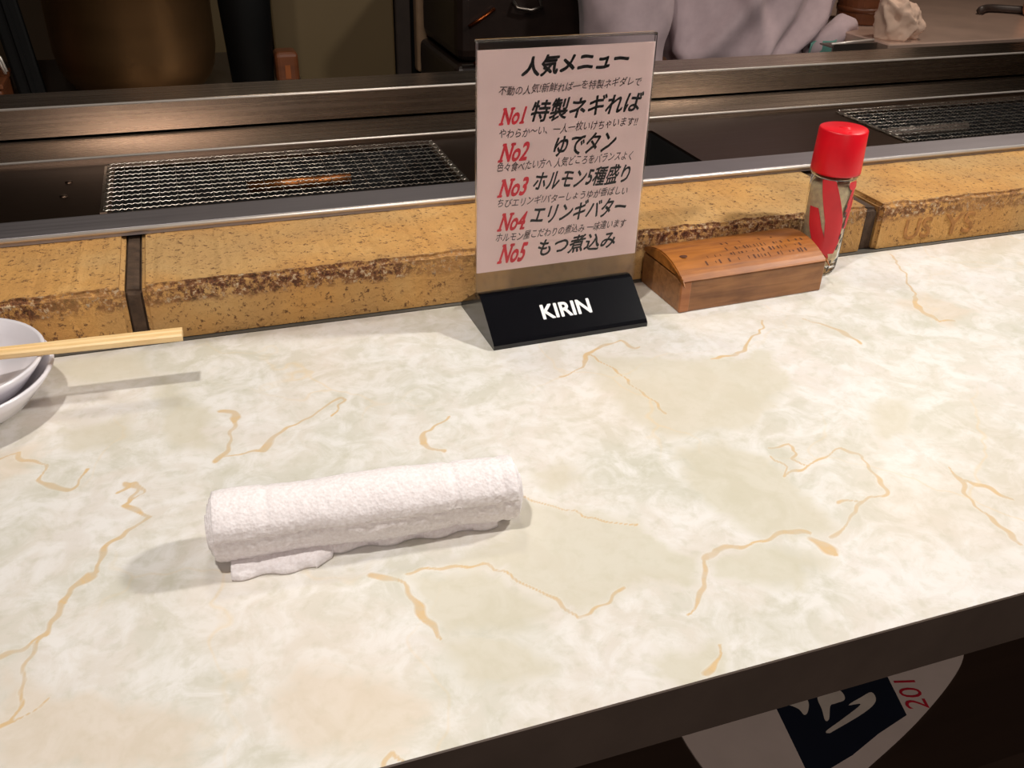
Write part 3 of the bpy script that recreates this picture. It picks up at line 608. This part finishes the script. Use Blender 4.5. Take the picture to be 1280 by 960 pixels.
blob('brush_stroke', [(.436, .420), (.452, .424), (.4585, .4175), (.4560, .4095), (.446, .4085), (.440, .4075), (.4310, .3965), (.4270, .3965), (.4310, .4065)], M_cream)
blob('brush_stroke', [(.4555, .4035), (.470, .4070), (.4830, .4090), (.4805, .4000), (.4640, .3930), (.4290, .3855), (.4225, .3845), (.4215, .3870), (.4400, .3925), (.4660, .4010)], M_cream)
f201 = Matrix(((math.cos(1.30), -math.sin(1.30), 0, .4375 - .39), (math.sin(1.30), math.cos(1.30), 0, .3190 - .39), (0, 0, 1, .0013), (0, 0, 0, 1)))
place_text('red_numerals', '201', f201, 0, 0, .0255, 0, .0165, M_fred, fan, lift=.0002)
box('fan_handle', (-.012, .13, 0), (.012, .235, .003), M_bamboo, fan, .001)

# ================================================================ KITCHEN BEHIND THE GRILL
S_pot = steel('brown_reflection_steel', (128, 98, 66), .5, streak=(3, 3, 30))  # brown reflection put into the pot's base colour
M_black = mat('matt_black', (9, 9, 9), .6, var=.1, spec=.2); M_brown = mat('brown_lacquer_wood', (104, 58, 32), .4, var=.25, nscale=12, scale=(1, 1, 5))
M_beige = mat('beige_enamel', (112, 94, 64), .5, var=.04, nscale=6)
S_dull = steel('dull_steel', (150, 140, 132), .4)
rear = thing('rear_worktop', 'low dark steel worktop in the kitchen behind the grill, left side', 'worktop', (0, 1.5, FZ))
box('worktop_slab', (-.9, -.32, .705), (.176, .24, .730), S_dull, rear); box('worktop_body', (-.88, -.30, 0), (.17, .22, .705), M_black, rear)
wz = FZ + .730
pot = thing('stock_pot', 'large round steel stock pot coloured with a brown reflection standing behind the grill at the left', 'pot', (-.058, 1.505, wz))
lathe('pot_body', [(0, .0), (.066, .0), (.080, .002), (.092, .009), (.101, .020), (.108, .036), (.112, .060), (.113, .30), (.115, .303), (.115, .306), (.112, .306), (.109, .06), (.090, .014), (0, .006)], S_pot, pot, 64)
for s in (-1, 1): tube('pot_handle', [(-.03, s * .113, .24), (-.028, s * .135, .245), (0, s * .142, .245), (.028, s * .135, .245), (.03, s * .113, .24)], .005, S_dull, pot)
can = thing('black_canister', 'tall matt black canister next to the stock pot', 'canister', (.1020, 1.50, wz))
lathe('canister_body', [(0, 0), (.030, 0), (.0315, .002), (.0385, .13), (.0390, .24), (.0375, .243), (0, .243)], M_black, can, 40); lathe('canister_lid', [(.0395, .243), (.0395, .262), (.036, .266), (0, .266)], M_black, can, 40)
wb = thing('wooden_block', 'small brown lacquered wooden block right of the black canister', 'block', (.1535, 1.50, wz))
box('block_body', (-.0175, -.02, 0), (.0175, .02, .047), M_brown, wb, .007, 3); box('block_glint', (-.004, -.0206, .008), (.004, -.0196, .028), mat('orange_glint', (140, 74, 28), .5), wb)  # orange glint painted as a small strip on the block's front
bt = thing('black_tray', 'black serving tray leaning upright against the left of the stock pot', 'tray', (-.200, 1.47, wz))
o = box('tray_panel', (-.020, -.006, 0), (.016, .006, .24), M_black, bt, .004, 2); o.rotation_euler = (0, math.radians(-5), 0)
o = box('tray_rim', (-.004, -.010, .004), (.004, -.004, .232), M_black, bt, .002, 1); o.rotation_euler = (0, math.radians(-5), 0)
rb = thing('reddish_wooden_box', 'reddish brown wooden box at the far left of the kitchen', 'box', (-.262, 1.44, wz))
box('box_shell', (-.038, -.05, 0), (.034, .05, .032), M_brown, rb, .004, 2); box('box_cover', (-.040, -.052, .0325), (.036, .052, .040), M_brown, rb, .002, 1)
tg = thing('steel_tongs', 'shiny bent steel tongs lying on the box at the far left', 'tongs', (-.262, 1.44, wz + .0400))
for s in (-1, 1):
    tube('tong_arm', [(-.05, s * .004, .006), (-.02, s * .010, .030), (.018, s * .012, .038), (.032, s * .009, .022), (.036, s * .006, .004)], .0022, S_bright, tg, 8)
tube('tong_hinge', [(-.05, -.006, .006), (-.05, .006, .006)], .004, S_bright, tg, 8)
cab = thing('beige_cabinet', 'tall cabinet with a beige enamel door and steel bar handle behind the grill', 'cabinet', (.32, 1.80, FZ))
box('cabinet_body', (-.42, .012, 0), (.78, .45, 1.25), M_black, cab, .004, 1)
dr = box('cabinet_door', (-.155, -.012, .04), (.068, .010, 1.22), M_beige, cab, .004, 2)
dl = box('cabinet_door', (-.40, -.012, .04), (-.160, .010, 1.22), M_beige, cab, .004, 2)
box('door_frame', (.071, -.010, .04), (.100, .011, 1.22), mat('dark_door_frame', (60, 50, 44), .5), cab, .002, 1)
hb = box('bar_handle', (.104, -.040, FZ * -1 - .066), (.134, -.012, 1.15), mat('handle_enamel', (150, 122, 96), .4), cab, .006, 3)
mc = thing('black_cooker', 'black kitchen cooker with copper coloured bands behind the menu stand', 'cooker', (.575, 1.63, FZ))
M_blk2 = mat('dark_brown_enamel', (34, 24, 20), .35, var=.2)
box('cooker_body', (-.150, -.13, 0), (.120, .12, .74), M_blk2, mc, .012, 3); box('cooker_lid', (-.146, -.126, .742), (.116, .116, .90), M_blk2, mc, .02, 3)
M_cop = mat('copper_band', (150, 78, 40), .35, 1)
for a_, b_ in (((-.128, .800), (-.085, .826)), ((-.120, .742), (-.090, .757))):
    tube('copper_band', [(a_[0], -.131, a_[1]), ((a_[0] + b_[0]) / 2, -.134, (a_[1] + b_[1]) / 2), (b_[0], -.131, b_[1])], .0032, M_cop, mc)
tube('latch_handle', [(-.052, -.128, .835), (-.050, -.142, .828), (-.028, -.144, .824), (-.008, -.142, .828), (-.006, -.128, .835)], .0032, S_dull, mc)
tube('lid_seam', [(-.14, -.131, .741), (.11, -.131, .741)], .0014, S_dull, mc)

wt = thing('right_worktop', 'bright steel worktop in the kitchen at the upper right', 'worktop', (1.5, 1.45, FZ))
box('worktop_slab', (-.445, -.215, .775), (1.0, .35, .798), mat('worktop_steel', (196, 168, 152), .30, .45, var=.12, nscale=14), wt, .002, 1)
box('worktop_body', (-.20, -.19, 0), (.98, .33, .775), M_black, wt)
tr = thing('steel_tray', 'small steel tray with a bright front edge left of the crumpled rag', 'tray', (1.025, 1.30, .052))
wz2 = FZ + .798
bm = bmesh.new(); add_box(bm, (-.060, -.045, 0), (.020, -.012, .002)); add_box(bm, (-.060, -.047, -.006), (.022, -.0440, .006)); frombm('tray_pan', bm, S_dull, tr)
tube('tray_edge', [(-.064, -.046, .0065), (.024, -.034, .0075)], .0022, S_bright, tr); box('tray_support', (.004, -.040, FZ - .052), (.016, -.015, 0), M_black, tr)
tub = thing('wooden_tub', 'brown wooden tub standing behind the rag beside the person', 'tub', (1.140, 1.42, wz2))
lathe('tub_wall', [(0, 0), (.040, 0), (.042, .002), (.050, .13), (.046, .13), (.040, .006), (0, .006)], M_brown, tub, 28, smooth=False)
lathe('tub_hoop', [(.0432, .02), (.0446, .02), (.0452, .028), (.0438, .028)], M_brown, tub, 28, closed=True)
# crumpled rag
M_rag = mat('cream_rag', (206, 176, 156), .9, var=.1, nscale=30, bump=.2, bscale=300)
bm = bmesh.new(); bmesh.ops.create_icosphere(bm, subdivisions=5, radius=1)
for v in bm.verts:
    d = v.co.normalized(); n = 1 - abs(noise.noise(d * 1.5 + Vector((3, 1, 7)))) * 1.8; n2_ = 1 - abs(noise.noise(d * 2.6 + Vector((0, 4, 1)))) * 1.6
    r = .72 + .26 * n + .12 * n2_ + .03 * noise.noise(d * 14)
    v.co = Vector((d.x * r * .040 + d.z * .006, d.y * r * .034, max(-.0215, d.z * r * (.036 + .012 * (d.x < 0)))))
    v.co.x -= .012 * max(0, v.co.z) / .03
rag = frombm('crumpled_rag', bm, M_rag, None, True); rag.location = (1.106, 1.280, wz2 + .0215)
tag(rag, 'crumpled cream rag at the left end of the bright steel worktop', 'rag')
hs = tag(tube('dark_hose', [(1.42 + .17 * k / 12, 1.44 + .02 * math.sin(k * .6), wz2 + .0075) for k in range(13)], .007, mat('dark_rubber', (58, 48, 44), .5)), 'dark rubber hose lying on the steel worktop at the top right', 'hose')
pc = thing('pale_cup', 'pale brown cup at the top right corner of the worktop', 'cup', (1.515, 1.405, wz2))
lathe('cup_body', [(0, 0), (.018, 0), (.022, .01), (.026, .06), (.0245, .06), (.020, .008), (0, .006)], mat('pale_brown_clay', (196, 140, 104), .5), pc, 32)

# ---------------------------------------------------------------- the person
M_skin = mat('skin', (198, 150, 120), .55, var=.05); M_shirt = mat('lavender_grey_cotton', (176, 156, 160), .9, var=.07, nscale=60, bump=.15, bscale=600, sheen=.1)
M_trou = mat('dark_trousers', (34, 34, 40), .9); M_hair = mat('black_hair', (20, 16, 14), .6); M_teal = mat('teal_cloth', (86, 132, 122), .9, var=.1)
PXY = (.925, 1.47)
person = thing('person', 'person in a loose lavender grey shirt standing behind the grill, seen at the waist', 'person', (PXY[0], PXY[1], FZ))
def skin(name, joints, bones, m, parent, sub=2):
    me = bpy.data.meshes.new(name); me.from_pydata([j[:3] for j in joints], bones, []); o = bpy.data.objects.new(name, me); C.objects.link(o)
    md = o.modifiers.new('s', 'SKIN'); sv = me.skin_vertices[0].data
    for k, j in enumerate(joints): r = j[3] if hasattr(j[3], '__len__') else (j[3], j[3]); sv[k].radius = r
    sv[0].use_root = True; md.use_smooth_shade = True; s2 = o.modifiers.new('u', 'SUBSURF'); s2.levels = sub; s2.render_levels = sub
    dg = bpy.context.evaluated_depsgraph_get(); dg.update(); m2 = bpy.data.meshes.new_from_object(o.evaluated_get(dg)); bpy.data.objects.remove(o)
    m2.materials.clear(); return new_obj(name, m2, m, parent, True)
J = [(0, 0, .90, (.13, .09)), (0, 0, 1.08, (.125, .085)), (0, .02, 1.28, (.15, .095)), (0, .03, 1.40, (.10, .07)), (0, .04, 1.46, .052), (0, .06, 1.54, .058), (0, .07, 1.60, (.074, .088)), (0, .07, 1.665, (.066, .078)),
     (-.17, .02, 1.37, .055), (-.245, -.02, 1.08, .042), (-.248, -.07, .78, .029), (-.248, -.085, .70, .033),
     (.17, .02, 1.37, .055), (.255, .05, 1.10, .042), (.235, .22, .97, .030), (.225, .29, .95, .033),
     (-.09, 0, .82, .085), (-.10, -.01, .47, .058), (-.10, .02, .09, .038), (-.10, .13, .035, (.04, .03)),
     (.09, 0, .82, .085), (.10, -.01, .47, .058), (.10, .02, .09, .038), (.10, .13, .035, (.04, .03))]
Bn = [(0, 1), (1, 2), (2, 3), (3, 4), (4, 5), (5, 6), (6, 7), (3, 8), (8, 9), (9, 10), (10, 11), (3, 12), (12, 13), (13, 14), (14, 15), (0, 16), (16, 17), (17, 18), (18, 19), (0, 20), (20, 21), (21, 22), (22, 23)]
for hand, d, side in ((11, Vector((0, -.12, -1)), -1), (15, Vector((0, 1, -.2)), 1)):
    b0 = Vector(J[hand][:3]); d.normalize(); sd = d.cross(Vector((side, 0, 0))).normalized()
    for q, (off, ln) in enumerate(((-.026, .062), (-.009, .074), (.009, .070), (.025, .055))):
        p0 = b0 + sd * off + d * .028; p1 = p0 + d * ln * .5 + Vector((-side * .006, 0, 0)); p2 = p1 + d * ln * .5 + Vector((-side * .016, 0, 0)); n0 = len(J)
        J += [(*p0, .0095), (*p1, .0085), (*p2, .007)]; Bn += [(hand, n0), (n0, n0 + 1), (n0 + 1, n0 + 2)]
    p0 = b0 - sd * .030 + d * .004; p1 = p0 - sd * .016 + d * .026; p2 = p1 + d * .024; n0 = len(J); J += [(*p0, .011), (*p1, .0095), (*p2, .008)]; Bn += [(hand, n0), (n0, n0 + 1), (n0 + 1, n0 + 2)]
body = skin('body', J, Bn, M_skin, person)
for s in (-1, 1):
    e_ = lathe('ear', [(0, .004), (.010, .003), (.015, -.003), (0, -.004)], M_skin, person, 16); e_.scale = (1, .6, 1); e_.rotation_euler = (0, s * 1.4, 0); e_.location = (s * .077, .065, 1.60)
    ey = lathe('eye', [(0, .004), (.008, .002), (.011, -.002), (0, -.004)], mat('eye_white_%s' % ('left' if s < 0 else 'right'), (230, 225, 220), .3), person, 16); ey.rotation_euler = (-math.pi / 2, 0, 0); ey.location = (s * .030, .158, 1.605)
tube('nose', [(0, .155, 1.61), (0, .166, 1.585), (0, .172, 1.570), (0, .160, 1.562)], [.006, .009, .012, .007], M_skin, person); tube('mouth', [(-.022, .151, 1.535), (0, .157, 1.533), (.022, .151, 1.535)], .005, mat('lips', (160, 84, 76), .5), person)
bm = bmesh.new(); bmesh.ops.create_icosphere(bm, subdivisions=4, radius=1)
for v in bm.verts: v.co = Vector((v.co.x * .088, .052 + v.co.y * (.100 if v.co.y < 0 else .092), 1.655 + v.co.z * (.072 if v.co.z > 0 else .11 * (v.co.y < .25) + .02))) + v.co * .003 * noise.noise(v.co * 6)
frombm('hair', bm, M_hair, person, True)
skin('trousers', [(0, 0, .80, (.125, .095)), (0, 0, .72, (.13, .10)), (-.095, 0, .62, .092), (-.10, -.01, .45, .070), (-.10, .02, .09, .058), (.095, 0, .62, .092), (.10, -.01, .45, .070), (.10, .02, .09, .058)], [(0, 1), (1, 2), (2, 3), (3, 4), (1, 5), (5, 6), (6, 7)], M_trou, person)
for s in (-1, 1): box('shoe', (s * .10 - .048, -.05, .0), (s * .10 + .048, .20, .085), M_black, person, .025, 3)
# shirt: loose torso with blousing folds above a gathered hem, and two sleeves, one mesh
def shirt():
    V_, F_ = [], []; n = 120
    rings = [(-.060, .095, .085, -.04), (-.035, .108, .09, -.04), (-.012, .125, .105, -.035), (.010, .128, .115, -.032), (.028, .145, .120, -.025), (.050, .152, .118, -.014), (.075, .157, .115, -.006), (.10, .160, .112, -.004), (.14, .162, .110, 0), (.20, .165, .11, 0), (.30, .172, .112, 0), (.42, .185, .115, 0), (.52, .195, .112, 0), (.60, .185, .10, 0), (.655, .135, .085, 0), (.69, .080, .070, 0), (.70, .062, .062, 0)]
    dense = []
    for a_, b_ in zip(rings, rings[1:]):
        m_ = max(1, int((b_[0] - a_[0]) / .006)); dense += [tuple(a_[q] + (b_[q] - a_[q]) * k / m_ for q in range(4)) for k in range(m_)]
    dense.append(rings[-1])
    for z, rx, ry, ox in dense:
        for k in range(n):
            a = 2 * math.pi * k / n; x, y = math.cos(a), math.sin(a)
            fold = 0
            for fa, fz, amp, wd, slope in ((4.2, .05, .012, .16, 4.2), (4.75, .04, .011, .13, 2.6), (5.2, .05, .012, .15, 5.2), (5.65, .06, .011, .13, 3.4), (4.5, .1, .009, .10, -3.0), (3.8, .05, .010, .14, -2.5), (5.95, .06, .009, .12, 1.2)):
                da = (a - fa - (z - fz) * slope); fold += amp * 2.1 * math.exp(-(da / wd) ** 2) * math.exp(-((z - fz) / .16) ** 2)
            nn = noise.noise(Vector((x * 1.6 + z * 2, y * 1.6, z * 7))) * .010 + noise.noise(Vector((x * 5, y * 5, z * 16))) * .004
            sq = 1 + fold / .12 + nn / .12; hem = .010 * math.sin(a * 7 + 1) * math.exp(-((z + .03) / .03) ** 2)
            V_.append((ox + x * rx * sq, y * ry * sq + .01, z - FZ + hem))
    for i in range(len(dense) - 1):
        for k in range(n): F_.append((i * n + k, i * n + (k + 1) % n, (i + 1) * n + (k + 1) % n, (i + 1) * n + k))
    for pts, rr in (([(-.14, .02, 1.40), (-.19, .015, 1.33), (-.225, 0, 1.20), (-.247, -.02, 1.08), (-.250, -.04, .97), (-.248, -.055, .90), (-.250, -.06, .86), (-.250, -.065, .80), (-.250, -.070, .74), (-.250, -.072, .71)], [.075, .078, .074, .070, .066, .068, .072, .072, .066, .050]),
                    ([(.14, .02, 1.40), (.19, .025, 1.33), (.235, .04, 1.18), (.255, .06, 1.09), (.248, .13, 1.02), (.235, .21, .965)], [.075, .078, .068, .062, .056, .048])):
        P3 = [Vector(p) for p in pts]; D = []; R = []
        for q in range(len(P3) - 1):
            for k in range(10): D.append(P3[q].lerp(P3[q + 1], k / 10)); R.append(rr[q] + (rr[q + 1] - rr[q]) * k / 10)
        D.append(P3[-1]); R.append(rr[-1]); off = len(V_); v_, f_ = tube_data(D, R, 40, False, off)
        for q, vv in enumerate(v_):
            c_ = D[q // 40]; dd = (vv - c_); ln = 1 + .16 * noise.noise(Vector((dd.normalized().x * 1.8, dd.normalized().y * 1.8, vv.z * 14))) + .035 * math.sin(vv.z * 47 + 2 * math.atan2(dd.y, dd.x)) + .07 * noise.noise(Vector((math.atan2(dd.y, dd.x) * .9, vv.z * 9 + math.atan2(dd.y, dd.x) * 1.5, 4)))
            V_.append(c_ + dd * ln)
        F_ += f_
    return pyd('shirt', V_, F_, M_shirt, person, True)
shirt()
# shirt tail folded over at the right hip
V_, F_ = tube_data([(.075, -.100, .758), (.100, -.105, .775), (.125, -.105, .790), (.142, -.100, .803), (.153, -.098, .800), (.160, -.098, .787), (.155, -.098, .775)], [.010, .018, .022, .020, .018, .016, .006], 24)
V_ = [v + (v - Vector((.12, -.10, .785))).normalized() * .004 * noise.noise(v * 70) for v in V_]
pyd('shirt_tail', V_, F_, M_shirt, person, True)
V_, F_ = [], []
for i in range(25):
    for j in range(25):
        a_, b_ = i / 24, j / 24; V_.append((.070 + .070 * a_, -.118 + .010 * math.sin(a_ * 9 + b_ * 3), .790 - .010 * (1 - a_) - .22 * b_))
for i in range(24):
    for j in range(24): F_.append((i * 25 + j, (i + 1) * 25 + j, (i + 1) * 25 + j + 1, i * 25 + j + 1))
o = pyd('teal_waist_cloth', V_, F_, M_teal, person, True); tag(o, 'teal cloth hanging from the waist'); so = o.modifiers.new('t', 'SOLIDIFY'); so.thickness = .002
